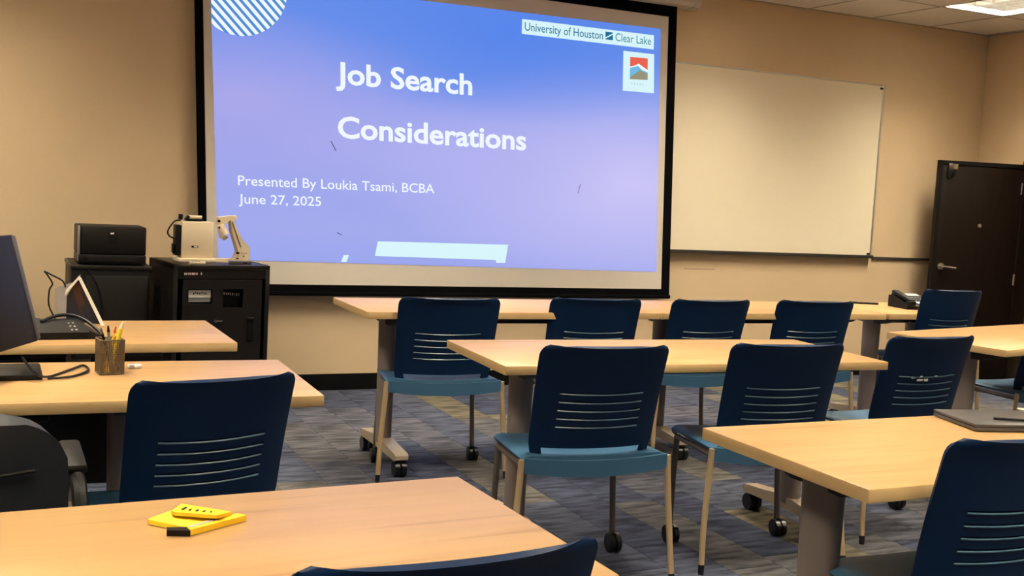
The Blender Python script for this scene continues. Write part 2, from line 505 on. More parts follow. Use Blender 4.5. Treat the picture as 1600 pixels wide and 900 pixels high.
for ly, rown in ROWS.items():
    for n_, lx in enumerate(sorted(l_ for l_, ys_ in LX.items() if ly in ys_)):
        o = tro if firstt else copy_tree(tro); firstt = False
        o.location = (lx + TP / 2, ly + TP, H)
        lab = 'bright louvred ceiling light in view at the upper right corner of the photo' if (lx, ly) == (6.14, 4.85) else 'recessed louvred ceiling light, %s of %s' % (NTH[n_], rown)
        tag(o, lab, 'ceiling light', 'recessed ceiling lights')

# ------------------------------------------------------------------ projector screen with slide
YS = 6.60
SK = -0.045
def sxz(x_, z_): return x_ + SK * (z_ - 1.5)
scr = empty('projector_screen', (2.741, 6.70, 0.6113))
scr.scale = (1.0152, 1.0152, 1.0152)
tag(scr, 'large pull-down projection screen with black border showing a blue presentation slide', 'projector screen')
OX, OZ = 2.7, 0.622
def plate(bm, quad, y0, y1, mi=0):
    prism(bm, [(a - OX, c - OZ) for a, c in quad], 'y', y0 - YS, y1 - YS, mi)
zl, zh = 0.685, 2.560
xl, xr = 1.120, 4.243
def fabric(bm): plate(bm, [(sxz(xl, zl), zl), (sxz(xr, zl), zl), (sxz(xr, zh), zh), (sxz(xl, zh), zh)], YS, YS + .004)
simple('fabric', SCREENWHITE, fabric, scr, 0)
def border(bm):
    a, c = 1.072, 4.310; lo, hi = 0.640, 2.70
    plate(bm, [(sxz(a, lo), lo), (sxz(xl, lo), lo), (sxz(xl, hi), hi), (sxz(a, hi), hi)], YS - .001, YS + .005)
    plate(bm, [(sxz(xr, lo), lo), (sxz(c, lo), lo), (sxz(c, hi), hi), (sxz(xr, hi), hi)], YS - .001, YS + .005)
    plate(bm, [(sxz(xl, lo), lo), (sxz(xr, lo), lo), (sxz(xr, zl), zl), (sxz(xl, zl), zl)], YS - .001, YS + .005)
    plate(bm, [(sxz(xl, zh), zh), (sxz(xr, zh), zh), (sxz(xr, hi), hi), (sxz(xl, hi), hi)], YS - .001, YS + .005)
simple('black_border', SCREENBLACK, border, scr, 0)
simple('weight_bar', SCREENBLACK, lambda bm: box(bm, ((sxz(1.065, .63) + sxz(4.318, .63)) / 2 - OX, .002, .630 - OZ), (sxz(4.318, .63) - sxz(1.065, .63), .022, .026), bev=.006), scr)
def hous(bm):
    prism(bm, [(-.075, 2.665 - OZ), (-.06, 2.640 - OZ), (.04, 2.630 - OZ), (.064, 2.66 - OZ), (.064, 2.735 - OZ), (-.075, 2.735 - OZ)], 'x', .95 - OX, 4.36 - OX)
h_ = simple('housing', CASE, hous, scr, 0)
def cap(bm):
    prism(bm, [(-.080, 2.665 - OZ), (-.062, 2.634 - OZ), (.04, 2.624 - OZ), (.066, 2.655 - OZ), (.066, 2.737 - OZ), (-.080, 2.737 - OZ)], 'x', 4.36 - OX, 4.405 - OX)
simple('end_cap', CASE, cap, h_, 0)

# slide (light on the screen) with its marks
bm = bmesh.new()
q = [(1.211, 0.826), (4.232, 0.805), (4.138, 2.472), (1.120, 2.445)]
uvs = [(0, 0), (1, 0), (1, 1), (0, 1)]
NI = 24
uvl = bm.loops.layers.uv.new('UVMap')
def bil(u, v):
    a = Vector(q[0]).lerp(Vector(q[1]), u); c = Vector(q[3]).lerp(Vector(q[2]), u)
    return a.lerp(c, v)
vs = [[bm.verts.new((bil(i / NI, j / NI)[0] - OX, -.0015, bil(i / NI, j / NI)[1] - OZ)) for j in range(NI + 1)] for i in range(NI + 1)]
for i in range(NI):
    for j in range(NI):
        f = bm.faces.new((vs[i][j], vs[i + 1][j], vs[i + 1][j + 1], vs[i][j + 1]))
        for lp, (a, c) in zip(f.loops, ((i, j), (i + 1, j), (i + 1, j + 1), (i, j + 1))):
            lp[uvl].uv = (a / NI, c / NI)
slide = fin(bm, 'projected_slide', SLIDE, scr, 0)
slide['label'] = 'blue and lavender presentation slide'

def flat(name, quadlist, m, y):
    def fn(bm):
        for quad in quadlist:
            bm.faces.new([bm.verts.new((a - OX, y, c - OZ)) for a, c in quad])
    return simple(name, m, fn, slide, 0)

def text(name, s, a, b_, cap_h, m, y=-.004, bold=0.0, capref='H', skew=-0.05):
    """set string s from baseline point a to baseline point b_ in the plane of the screen"""
    cu = bpy.data.curves.new('text', 'FONT'); cu.body = s; cu.offset = bold; cu.resolution_u = 3
    o = bpy.data.objects.new('text', cu); COL.objects.link(o)
    dg = bpy.context.evaluated_depsgraph_get()
    me = bpy.data.meshes.new_from_object(o.evaluated_get(dg))
    cr = bpy.data.curves.new('cap', 'FONT'); cr.body = capref; cr.offset = bold
    oc = bpy.data.objects.new('cap', cr); COL.objects.link(oc)
    dg = bpy.context.evaluated_depsgraph_get()
    mc = bpy.data.meshes.new_from_object(oc.evaluated_get(dg))
    ch = max(v.co.y for v in mc.vertices)
    bpy.data.objects.remove(o); bpy.data.objects.remove(oc)
    x0 = min(v.co.x for v in me.vertices); x1 = max(v.co.x for v in me.vertices)
    sx_ = (b_[0] - a[0]) / (x1 - x0); sz = cap_h / ch
    for v in me.vertices:
        t = (v.co.x - x0) * sx_; h = v.co.y * sz
        z = a[1] + (b_[1] - a[1]) * t / (b_[0] - a[0]) + h
        v.co = (a[0] + t + skew * -h * -1 - OX, y, z - OZ)
    me.name = name; me.materials.clear(); me.materials.append(m)
    return link(name, me, slide)

text('slide_title', 'Job Search', (1.875, 1.905), (2.767, 1.910), 0.128, S_WHITE, bold=0.024)
text('slide_title', 'Considerations', (1.900, 1.583), (3.167, 1.587), 0.128, S_WHITE, bold=0.024)
text('slide_caption', 'Presented By Loukia Tsami, BCBA', (1.313, 1.265), (2.542, 1.275), 0.057, S_WHITE, bold=0.006)
text('slide_caption', 'June 27, 2025', (1.320, 1.159), (1.814, 1.164), 0.055, S_WHITE, bold=0.006)
flat('slide_logo_panel', [[(3.088, 2.421), (4.086, 2.423), (4.091, 2.328), (3.091, 2.327)]], S_CYAN, -.003)
text('slide_logo_text', 'University of Houston', (3.110, 2.3505), (3.690, 2.3535), 0.052, S_DEEPTEAL, y=-.005, bold=0.004)
text('slide_logo_text', 'Clear Lake', (3.785, 2.3545), (4.066, 2.356), 0.052, S_TEAL, y=-.005, bold=0.004)
flat('slide_emblem', [[(3.705, 2.407), (3.763, 2.407), (3.766, 2.356), (3.708, 2.356)]], S_DEEPTEAL, -.005)
flat('slide_emblem_stroke', [[(3.708, 2.370), (3.735, 2.385), (3.764, 2.402), (3.764, 2.394), (3.738, 2.377), (3.709, 2.362)]], S_CYAN, -.0058)
flat('slide_crest_panel', [[(3.853, 2.296), (4.097, 2.296), (4.115, 2.034), (3.867, 2.031)]], S_CYAN, -.003)
flat('slide_crest_sky', [[(3.908, 2.261), (4.048, 2.263), (4.056, 2.119), (3.916, 2.112)]], S_RED, -.004)
flat('slide_crest_snow', [[(3.911, 2.196), (3.945, 2.205), (3.978, 2.222), (4.015, 2.203), (4.052, 2.186), (4.056, 2.119), (3.916, 2.112)]], S_WHITE, -.0046)
flat('slide_crest_slope', [[(3.911, 2.186), (3.945, 2.197), (3.975, 2.206), (4.010, 2.180), (4.053, 2.170), (4.056, 2.119), (3.916, 2.112)]], S_SKY, -.0052)
flat('slide_crest_hill', [[(3.914, 2.126), (3.950, 2.150), (3.990, 2.178), (4.030, 2.166), (4.0535, 2.160), (4.056, 2.119), (3.916, 2.112)]], S_OLIVE, -.0058)
flat('slide_crest_mark', [[(3.930 + k * .022, 2.078), (3.938 + k * .022, 2.078), (3.937 + k * .022, 2.092), (3.929 + k * .022, 2.092)] for k in range(5)], S_GREY, -.005)
flat('slide_bar', [[(2.182, .961), (3.079, .964), (3.074, .957), (3.060, .844), (2.996, .843), (2.992, .862), (2.167, .869)],
                   [(1.967, .870), (2.001, .871), (1.987, .828), (1.952, .828)]], S_CYAN, -.003)
# striped disc at the upper left, clipped by the slide's edges
def clip(poly, fn):
    outp = []
    for i in range(len(poly)):
        a, c = poly[i], poly[(i + 1) % len(poly)]
        fa, fc = fn(a), fn(c)
        if fa >= 0: outp.append(a)
        if fa * fc < 0:
            t = fa / (fa - fc); outp.append((a[0] + (c[0] - a[0]) * t, a[1] + (c[1] - a[1]) * t))
    return outp
CX, CZ, CR = 1.290, 2.395, 0.272
leftf = lambda p_: p_[0] - (1.120 + (2.445 - p_[1]) * 0.0562)
topf = lambda p_: 2.444 - p_[1]
circle = [(CX + CR * math.cos(2 * math.pi * k / 64), CZ + CR * math.sin(2 * math.pi * k / 64)) for k in range(64)]
disc = clip(clip(circle, leftf), topf)
flat('slide_disc', [disc], S_STRIPEBLUE, -.0025)
dx, dz = math.cos(R(-45)), math.sin(R(-45))
nx, nz = -dz, dx
strs = []
k = -12
while k < 12:
    c0 = k * 0.0375; 
    pl = clip(clip(disc, lambda p_: (p_[0] - CX) * nx + (p_[1] - CZ) * nz - c0), lambda p_: c0 + 0.021 - ((p_[0] - CX) * nx + (p_[1] - CZ) * nz))
    if len(pl) > 2: strs.append(pl)
    k += 1
flat('slide_stripes', strs, S_WHITE, -.0035)
for pts, r in (([(1.860, 1.556), (1.872, 1.535), (1.893, 1.502)], .006), ([(1.92, 1.008), (1.935, 1.000), (1.949, .993)], .007), ([(3.570, 1.322), (3.578, 1.36), (3.585, 1.385)], .0018)):
    simple('scratch', S_DARK, lambda bm: tube(bm, [(a - OX, -.003, c - OZ) for a, c in pts], r, 5, flat=.3), scr)

# ------------------------------------------------------------------ whiteboard
wb = empty('whiteboard', (5.3, Y1, 0.935))
tag(wb, 'wide cream-lit whiteboard with thin metal frame on the front wall right of the screen', 'whiteboard')
WX0, WX1, WZ0, WZ1 = 3.0 - 5.3, 6.300 - 5.3, 0.955 - .935, 2.282 - .935
simple('board_panel', BOARD, lambda bm: box(bm, ((WX0 + WX1) / 2, -.010, (WZ0 + WZ1) / 2), (WX1 - WX0, .012, WZ1 - WZ0)), wb, 0)
def wfr(bm):
    box(bm, (WX1 + .006, -.011, (WZ0 + WZ1) / 2), (.016, .022, WZ1 - WZ0 + .02), bev=.003)
    box(bm, ((WX0 + WX1) / 2, -.009, WZ1 + .004), (WX1 - WX0 + .02, .018, .010), bev=.002)
simple('frame', ALU, wfr, wb)
simple('tray', RAIL, lambda bm: (box(bm, ((WX0 + WX1) / 2, -.026, WZ0 - .012), (WX1 - WX0 + .02, .052, .012), bev=.003), box(bm, ((WX0 + WX1) / 2, -.05, WZ0 - .004), (WX1 - WX0 + .02, .006, .020), bev=.002)), wb)
for z in (WZ1 - .02, WZ0 + .015):
    simple('corner_clip', BLACK, lambda bm: box(bm, (WX1 - .014, -.018, z), (.030, .008, .014), bev=.002), wb)
simple('scuff', mat('scuff', (0.33, 0.24, 0.15, 1), 0.8), lambda bm: box(bm, (4.71 - 5.3, -.0005, .819 - .935), (.27, .001, .005)), wb, 0)

# ------------------------------------------------------------------ door (standing open against the front corner)
hx, hy, fx, fy = 7.385, 6.305, 6.735, 6.545
ang = math.degrees(math.atan2(fy - hy, fx - hx))
DW = math.hypot(fx - hx, fy - hy)
door = struct(empty('door_1', (hx, hy, 0), ang))
simple('leaf', DOORWOOD, lambda bm: box(bm, (DW / 2, 0, .873), (DW, .042, 1.722), bev=.003), door)
def edges(bm):
    box(bm, (DW - .014, .004, .873), (.028, .050, 1.724)); box(bm, (DW / 2, .004, 1.720), (DW, .050, .030))
simple('edge_strip', BLACK, edges, door, 0)
def lever(bm):
    cyl(bm, (DW - .075, .021, .905), (DW - .075, .033, .905), .027, n=20)
    cyl(bm, (DW - .075, .03, .905), (DW - .075, .062, .905), .010, n=12)
    tube(bm, smooth_path([(DW - .075, .060, .905), (DW - .12, .062, .903), (DW - .185, .060, .896)]), .010, 8)
simple('lever_handle', CHROME, lever, door)
simple('peephole', CHROME, lambda bm: (cyl(bm, (DW * .475, .020, 1.238), (DW * .475, .030, 1.238), .016, n=16), cyl(bm, (DW * .475, .03, 1.238), (DW * .475, .034, 1.238), .009, n=12)), door)
simple('closer_bracket', CHROME, lambda bm: box(bm, (DW - .105, .032, 1.690), (.075, .022, .044), bev=.004), door)
simple('closer_arm', BLACK, lambda bm: (box(bm, (DW - .095, .030, 1.645), (.065, .020, .050), bev=.006), box(bm, (DW - .080, .030, 1.612), (.030, .018, .03), bev=.004)), door)
for z in (.22, .78, 1.5):
    simple('hinge', CHROME, lambda bm: cyl(bm, (.006, .025, z), (.006, .025, z + .09), .009, n=10), door)

# ------------------------------------------------------------------ chairs
BH = 0.830
def make_chair():
    root = empty('stacking_chair')
    # backrest shell with five real slots and a cut-out above the seat
    zb = 0.448
    slot_v = [0.285, 0.362, 0.440, 0.518, 0.596]
    sh = 0.022
    vs_ = sorted(set([0, .035, .075, .105, .14, .19, .235] + [round(s - sh / 2, 4) for s in slot_v] + [round(s + sh / 2, 4) for s in slot_v] + [.66, .72, .78, .84, .885, .92, .95, .972, .988, 1.0]))
    us = [-1, -.985, -.95, -.9, -.84, -.76, -.66, -.55, -.44, -.33, -.22, -.11, 0, .11, .22, .33, .44, .55, .66, .76, .84, .9, .95, .985, 1]
    def P(u, v):
        hw = 0.224 + 0.010 * v - 0.010 * max(0, .12 - v) / .12
        z = zb + (BH - zb) * v
        rc = 0.030
        d = BH - z
        if d < rc:
            hw -= rc - math.sqrt(max(0, rc * rc - (rc - d) ** 2))
        y = -0.165 - 0.066 * v - 0.026 * v * v + 0.030 * u * u + 0.012 * (abs(u) ** 6)
        y -= 0.010 * max(0, (v - .9) / .1) ** 2
        return (u * hw, y, z - .011 * (1 - u * u) * math.sin(math.pi * min(1, max(0, v))))
    grid = [[P(u, v) for v in vs_] for u in us]
    def keep(i, j):
        um = (us[i] + us[i + 1]) / 2; vm = (vs_[j] + vs_[j + 1]) / 2
        if abs(um) < .66:
            for s in slot_v:
                if abs(vm - s) < sh / 2: return False
        if abs(um) < .84 and vm < .075: return False
        return True
    bm = bmesh.new(); shell(bm, grid, keep, .011)
    back = fin(bm, 'backrest', BLUESHADED, root, 40)
    bus = [-.72 + 1.44 * k / 16 for k in range(17)]
    bm = bmesh.new()
    shell(bm, [[tuple(a + c for a, c in zip(P(u, v), (0, .013, 0))) for v in (.245, .44, .635)] for u in bus], lambda i, j: True, .003)
    fin(bm, 'slot_baffle', BLUESHADED, back, 40)
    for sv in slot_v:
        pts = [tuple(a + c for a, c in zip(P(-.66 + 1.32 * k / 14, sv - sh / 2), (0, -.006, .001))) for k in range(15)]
        simple('slot_highlight', SLOTGLINT, lambda bm: tube(bm, pts, .0026, 6), back)  # thin tube added as the painted highlight of the slot
    # seat: dished plate with waterfall front
    us2 = [-1, -.97, -.9, -.8, -.6, -.4, -.2, 0, .2, .4, .6, .8, .9, .97, 1]
    yy = [-.190, -.186, -.175, -.15, -.10, -.04, .02, .08, .13, .17, .195, .212, .220]
    def S(u, y):
        t = (y + .19) / .41
        hw = 0.262 - 0.022 * t
        if t > .8: hw -= .035 * ((t - .8) / .2) ** 2
        z = 0.447 - 0.018 * (1 - u * u) * (1 - abs(2 * t - .9) ** 2 * .8) + .004
        if t > .82: z -= .034 * ((t - .82) / .18) ** 2
        if abs(u) > .9: z -= .012 * ((abs(u) - .9) / .1) ** 2
        return (u * hw, y, z)
    bm = bmesh.new(); shell(bm, [[S(u, y) for y in yy] for u in us2], lambda i, j: True, .014)
    seat = fin(bm, 'seat', BLUELIT, root, 45)
    # rear rim of the seat between the back legs
    us3 = [-1 + 2 * k / 16 for k in range(17)]
    bm = bmesh.new()
    shell(bm, [[(u * .262, -.196 - .012 * (1 - u * u), .452 - .012 * (1 - u * u) - .056 * v + .006 * v * u * u) for v in (0, .12, .3, .6, .85, 1)] for u in us3], lambda i, j: True, .012)
    fin(bm, 'seat_rim', BLUELIT, seat, 50)
    # side rails under the seat
    for s in (-1, 1):
        simple('side_rail', LEGSHADED, lambda bm: tube(bm, [(s * .255, -.175, .418), (s * .245, 0, .418), (s * .228, .150, .412)], .011, 8), root)
    for s in (-1, 1):
        lg = simple('rear_leg', LEGTAN, lambda bm: tube(bm, smooth_path([(s * .268, -.192, .446), (s * .274, -.194, .36), (s * .288, -.205, .18), (s * .297, -.222, .030)], 5), .0125, 10, flat=.8, taper=(1.0, .86)), root)
        simple('glide', RUBBER, lambda bm: cyl(bm, (s * .297, -.222, .034), (s * .299, -.226, .0), .012, .010, 12), lg)
    for s in (-1, 1):
        lg = simple('front_leg', LEGSHADED, lambda bm: tube(bm, [(s * .228, .150, .415), (s * .234, .150, .25), (s * .240, .140, .068)], .0115, 10), root)
        def cast(bm):
            for w in (-1, 1):
                c = Vector((s * .240 + w * .013, .128, .034))
                cyl(bm, c - Vector((.009, 0, 0)), c + Vector((.009, 0, 0)), .034, n=20)
                cyl(bm, c - Vector((.011, 0, 0)), c + Vector((.011, 0, 0)), .026, n=20)
            box(bm, (s * .240, .134, .058), (.020, .040, .030), bev=.008)
        simple('caster', RUBBER, cast, lg)
    return root
proto = make_chair()
GR = 'navy slotted chairs around the tables'
CH = [
    (1.895, 4.800, -7, 'navy slotted chair at the left end of the farthest table row'),
    (2.655, 4.820, -7, 'navy slotted chair second from left at the farthest table row'),
    (3.285, 4.810, 0, 'navy slotted chair third from left at the farthest table row'),
    (3.955, 4.790, -6, 'navy slotted chair at the right end of the farthest table row'),
    (1.873, 3.381, -5, 'navy slotted chair fully visible at the left of the middle table'),
    (2.625, 3.369, -6, 'navy slotted chair at the right half of the middle table'),
    (3.443, 3.517, 1, 'navy slotted chair with worn scuffed slots right of the middle table'),
    (5.060, 4.905, -7, 'navy slotted chair standing in front of the dark door'),
    (0.478, 3.030, 12, 'large navy slotted chair at the left desk with the monitor and pen cup'),
    (0.575, 1.590, 2, 'navy chair whose curved top edge cuts the bottom of the photo'),
    (2.070, 1.890, -2, 'navy chair at the bottom right corner in front of the laptop table'),
    (4.930, 4.080, 0, 'navy chair partly cut by the right edge of the photo behind a table leg'),
]
chairs = []
for i, (x, y, rz, lab) in enumerate(CH):
    o = proto if i == 0 else copy_tree(proto)
    o.location = (x, y, 0); o.rotation_euler = (0, 0, R(rz))
    tag(o, lab, 'chair', GR)
    if i == 10: o.scale = (1.0, 1.0, 1.03)
    if i == 7: o.scale = (.88, .95, 1.066)
    if i == 8: o.scale = (.93, 1.0, .985)
    chairs.append(o)
# worn spots on the slots of one chair
for px_, pz, w, h in ((-.085, .672, .020, .006), (-.052, .662, .030, .008), (-.020, .661, .022, .010), (-.045, .676, .012, .005), (.035, .676, .014, .005)):
    y = -0.165 - .066 * .55 - .026 * .3 + .030 * (px_ / .23) ** 2 - .0098
    simple('worn_spot', PAPER, lambda bm: box(bm, (px_, y, pz - .010), (w, .002, h)), chairs[6], 0)

# dark upholstered swivel chair at the left edge
tc_ = empty('desk_chair', (-0.115, 2.56, 0), 0)
tag(tc_, 'dark charcoal upholstered swivel chair at the left edge behind the nearest desk', 'chair')
def dback(bm):
    us = [-1 + 2 * k / 20 for k in range(21)]
    vs_ = [0, .05, .15, .3, .45, .6, .75, .85, .92, .96, .985, 1]
    def P(u, v):
        hw = .245 + .012 * math.sin(v * 3.0)
        z = .50 + .335 * v; d = .335 * (1 - v)
        if d < .10: hw -= .10 - math.sqrt(max(0, .01 - (.10 - d) ** 2))
        return (u * hw, -.22 - .05 * v + .05 * (u * hw / .25) ** 2, z)
    shell(bm, [[P(u, v) for v in vs_] for u in us], lambda i, j: True, .045)
simple('backrest', CHARCOAL, dback, tc_, 50)
def piping(bm):
    tube(bm, smooth_path([(-.20, -.262, .735), (-.1, -.278, .728), (0, -.284, .726), (.1, -.278, .728), (.20, -.262, .735)]), .004, 6)
simple('seam', BLACK, piping, tc_)
simple('seat', CHARCOAL, lambda bm: box(bm, (0, .05, .46), (.50, .50, .085), bev=.03, seg=3), tc_)
for s in (-1, 1):
    ar = simple('armrest', BLACK, lambda bm: tube(bm, smooth_path([(s * .225, -.18, .46), (s * .285, -.19, .56), (s * .290, -.15, .655), (s * .285, -.02, .675), (s * .285, .14, .66), (s * .28, .19, .58), (s * .24, .16, .46)]), .016, 8), tc_)
    simple('arm_pad', BLACK, lambda bm: box(bm, (s * .285, .02, .690), (.05, .24, .022), bev=.01), ar)
simple('gas_column', BLACK, lambda bm: (cyl(bm, (0, .04, .08), (0, .04, .43), .028), cyl(bm, (0, .04, .25), (0, .04, .43), .038)), tc_)
for k in range(5):
    a = R(72 * k + 20)
    bsp = simple('base_spoke', BLACK, lambda bm: tube(bm, [(0, .04, .11), (.15 * math.cos(a), .04 + .15 * math.sin(a), .10), (.29 * math.cos(a), .04 + .29 * math.sin(a), .075)], .022, 8, taper=(1, .6)), tc_)
    simple('caster', RUBBER, lambda bm: cyl(bm, (.29 * math.cos(a) - .02, .04 + .29 * math.sin(a), .029), (.29 * math.cos(a) + .02, .04 + .29 * math.sin(a), .029), .029, n=18), bsp)

# ------------------------------------------------------------------ tables
def make_table(Lx, W, ht, ins, modesty=False):
    root = empty('folding_table')
    bm = bmesh.new()
    box(bm, (Lx / 2, W / 2, ht - .016), (Lx, W, .032), bev=.003, seg=2)
    bm.normal_update()
    for f in bm.faces:
        f.material_index = 0 if f.normal.z > .6 else 1
    fin(bm, 'tabletop', [WOOD, EDGE], root, 40)
    ends = (ins, Lx - ins)
    for cx in ends:
        def colm(bm):
            ring = [(math.cos(2 * math.pi * k / 20), math.sin(2 * math.pi * k / 20)) for k in range(20)]
            lv = [(.105, .036, .054), (.3, .037, .056), (ht - .08, .042, .062), (ht - .045, .042, .062)]
            rr = [[bm.verts.new((cx + a * rx, W / 2 + c * ry, z)) for a, c in ring] for z, rx, ry in lv]
            for i in range(len(rr) - 1):
                for k in range(20):
                    bm.faces.new((rr[i][k], rr[i][(k + 1) % 20], rr[i + 1][(k + 1) % 20], rr[i + 1][k]))
            bm.faces.new(rr[0]); bm.faces.new(rr[-1])
        simple('column', COLUMN, colm, root, 50)
        def foot(bm):
            hl = .285
            prof = [(-hl, .082), (-hl + .02, .075), (-.10, .078), (0, .080), (.10, .078), (hl - .02, .075), (hl, .082), (hl, .100), (hl - .012, .108), (.12, .122), (.06, .130), (-.06, .130), (-.12, .122), (-hl + .012, .108), (-hl, .100)]
            prism(bm, [(a + W / 2, c) for a, c in prof], 'x', cx - .032, cx + .032)
        ft = simple('foot', FOOT, foot, root, 30)
        for s in (-1, 1):
            def cast(bm):
                y = W / 2 + s * .255
                for w in (-1, 1):
                    cyl(bm, (cx + w * .016 - .011, y, .035), (cx + w * .016 + .011, y, .035), .035, n=20)
                box(bm, (cx, y, .064), (.028, .040, .030), bev=.006)
            simple('caster', RUBBER, cast, ft)
        def brk(bm):
            prism(bm, [(W / 2 - .24, ht - .034), (W / 2 + .24, ht - .034), (W / 2 + .22, ht - .05), (W / 2 + .09, ht - .085), (W / 2 - .09, ht - .085), (W / 2 - .22, ht - .05)], 'x', cx - .028, cx + .028)
        simple('bracket', DARKMETAL, brk, root, 0)
    def beam(bm):
        box(bm, (Lx / 2, W / 2 + .02, ht - .070), (max(.1, Lx - .42), .060, .040), bev=.006)
        box(bm, (Lx / 2, W / 2 - .12, ht - .046), (max(.1, Lx - .42), .03, .022), bev=.004)
    simple('beam', DARKMETAL, beam, root)
    if modesty:
        simple('modesty_panel', DARKMETAL, lambda bm: box(bm, (Lx / 2, W - .10, ht - .20), (Lx - .36, .014, .30), bev=.004), root)
    for cx in ends:
        simple('latch', BLACK, lambda bm: box(bm, (cx + min(.25, Lx / 2 - ins - .06) * (1 if cx < Lx / 2 else -1), .05, ht - .045), (.10, .05, .022), bev=.008), root)
    return root
TG = 'maple tables on wheeled columns'
tables = {}
proto_t = {}
def table(key, x, y, rz, Lx, W, ht, lab, ins=.19):
    k = (Lx, W, ht, ins)
    if k in proto_t:
        o = copy_tree(proto_t[k])
    else:
        o = make_table(Lx, W, ht, ins, ins > .4); proto_t[k] = o
    o.location = (x, y, 0); o.rotation_euler = (0, 0, R(rz))
    tag(o, lab, 'table', TG)
    tables[key] = o
    return o
table('r1a', 1.508, 4.655, -1.0, 1.50, .585, .757, 'maple table at the left end of the farthest row, below the screen')
table('r1b', 3.015, 4.630, -1.0, 1.44, .585, .757, 'maple table at the right half of the farthest row, below the whiteboard')
table('r2', 1.568, 3.336, -3.0, 1.61, .61, .737, 'maple table in the middle of the room with a clear front edge')
table('r3', 1.688, 1.753, 0.1, 1.61, .61, .737, 'maple table at the lower right carrying the grey laptop', .150)
table('l2', 0.838 - 1.61, 2.979, -1.5, 1.61, .61, .737, 'maple desk at the left carrying the monitor and pen cup', .50)
table('l3', 0.797 - 1.61, 3.906, 0.6, 1.61, .61, .737, 'farther maple desk at the left carrying the black desk phone', .50)
table('l1', 0.900 - 1.61, 1.385, 2.3, 1.61, .61, .737, 'nearest maple desk at the bottom left with yellow sticky notes')
table('ph', 4.632, 4.765, 0.0, 0.66, .61, .737, 'maple table carrying the telephone beside the dark door', .16)
table('r2b', 4.070, 3.470, 12.0, 1.61, .61, .737, 'maple table cut by the right edge of the photo')

# ------------------------------------------------------------------ equipment rack
rk = empty('equipment_rack', (0.868, 5.95, 0), 7)
tag(rk, 'black steel equipment rack left of the screen with papers in its door pockets', 'rack')
RW, RD, RH = .520, .50, .842
def rbody(bm):
    for xx in (.012, RW - .012): box(bm, (xx, RD / 2, RH / 2), (.024, RD, RH), bev=.003)
    box(bm, (RW / 2, RD / 2, RH - .012), (RW, RD, .024), bev=.003)
    box(bm, (RW / 2, RD / 2, .03), (RW, RD, .06), bev=.003)
    box(bm, (RW / 2, RD - .01, RH / 2), (RW - .01, .02, RH - .01))
    box(bm, (RW / 2, .012, RH - .045), (RW - .02, .016, .055))
simple('body', RACKPAINT, rbody, rk)
# door of the rack with two pocket openings
DZ0, DZ1, DX0, DX1 = .075, .765, .050, .475
dr = empty('door_panel'); dr.parent = rk
holes = [(.078, .205, .640, .715), (.262, .372, .615, .715)]
def rdoor(bm):
    hx_ = sorted({DX0, DX1, *[h[0] for h in holes], *[h[1] for h in holes]})
    hz_ = sorted({DZ0, DZ1, .615, .640, .715})
    for i in range(len(hx_) - 1):
        for j in range(len(hz_) - 1):
            xm, zm = (hx_[i] + hx_[i + 1]) / 2, (hz_[j] + hz_[j + 1]) / 2
            if any(h[0] < xm < h[1] and h[2] < zm < h[3] for h in holes): continue
            box(bm, (xm, .000, zm), (hx_[i + 1] - hx_[i], .014, hz_[j + 1] - hz_[j]))
simple('door_plate', RACKDOOR, rdoor, dr, 0)
for h in holes:
    simple('pocket', BLACK, lambda bm: box(bm, ((h[0] + h[1]) / 2, .045, (h[2] + h[3]) / 2), (h[1] - h[0] + .01, .006, h[3] - h[2] + .01)), dr, 0)
simple('recess_handle', BLACK, lambda bm: (box(bm, (.417, -.008, .50), (.034, .010, .125), bev=.003), box(bm, (.417, -.016, .555), (.040, .010, .012), bev=.002)), dr)
simple('lock', CHROME, lambda bm: (box(bm, (.238, -.010, .545), (.045, .008, .008), bev=.002), cyl(bm, (.225, -.006, .545), (.225, -.014, .545), .009, n=12)), dr)
def papers(bm):
    box(bm, (.142, .010, .690), (.118, .002, .040), Matrix.Rotation(R(-8), 3, 'X'))
def papers2(bm):
    box(bm, (.142, .014, .662), (.116, .002, .032))
simple('paper_card', PAPER, papers, rk, 0)
simple('paper_sheet', GREYPAPER, papers2, rk, 0)
def scrib(bm):
    for k in range(7): box(bm, (.108 + k * .011, .0055, .694 + .003 * ((k * 5) % 3 - 1)), (.006, .001, .008))
simple('card_writing', INK, scrib, rk, 0)
def marks(bm):
    for k, w in enumerate((.004, .006, .003, .007, .004, .005, .003, .006, .004)):
        box(bm, (.268 + k * .0115, .030, .690 - .001 * k), (w, .002, .014 if k % 3 else .010))
simple('equipment_label', PAPER, marks, rk, 0)
def brand(bm):
    for k, w in enumerate((.006, .007, .005, .007, .006, .007, .005)): box(bm, (.060 + k * .0105, .0035, RH - .046), (w, .002, .011))
    box(bm, (.146, .0035, RH - .045), (.006, .002, .013))
simple('name_plate', PAPER, brand, rk, 0)
simple('name_plate', RED, lambda bm: [box(bm, (.0735 + k * .021, .003, RH - .046), (.006, .002, .011)) for k in range(3)], rk, 0)
simple('vent_slot', BLACK, lambda bm: [box(bm, (-.0005, .10 + k * .045, .62), (.002, .012, .16)) for k in range(7)], rk, 0)

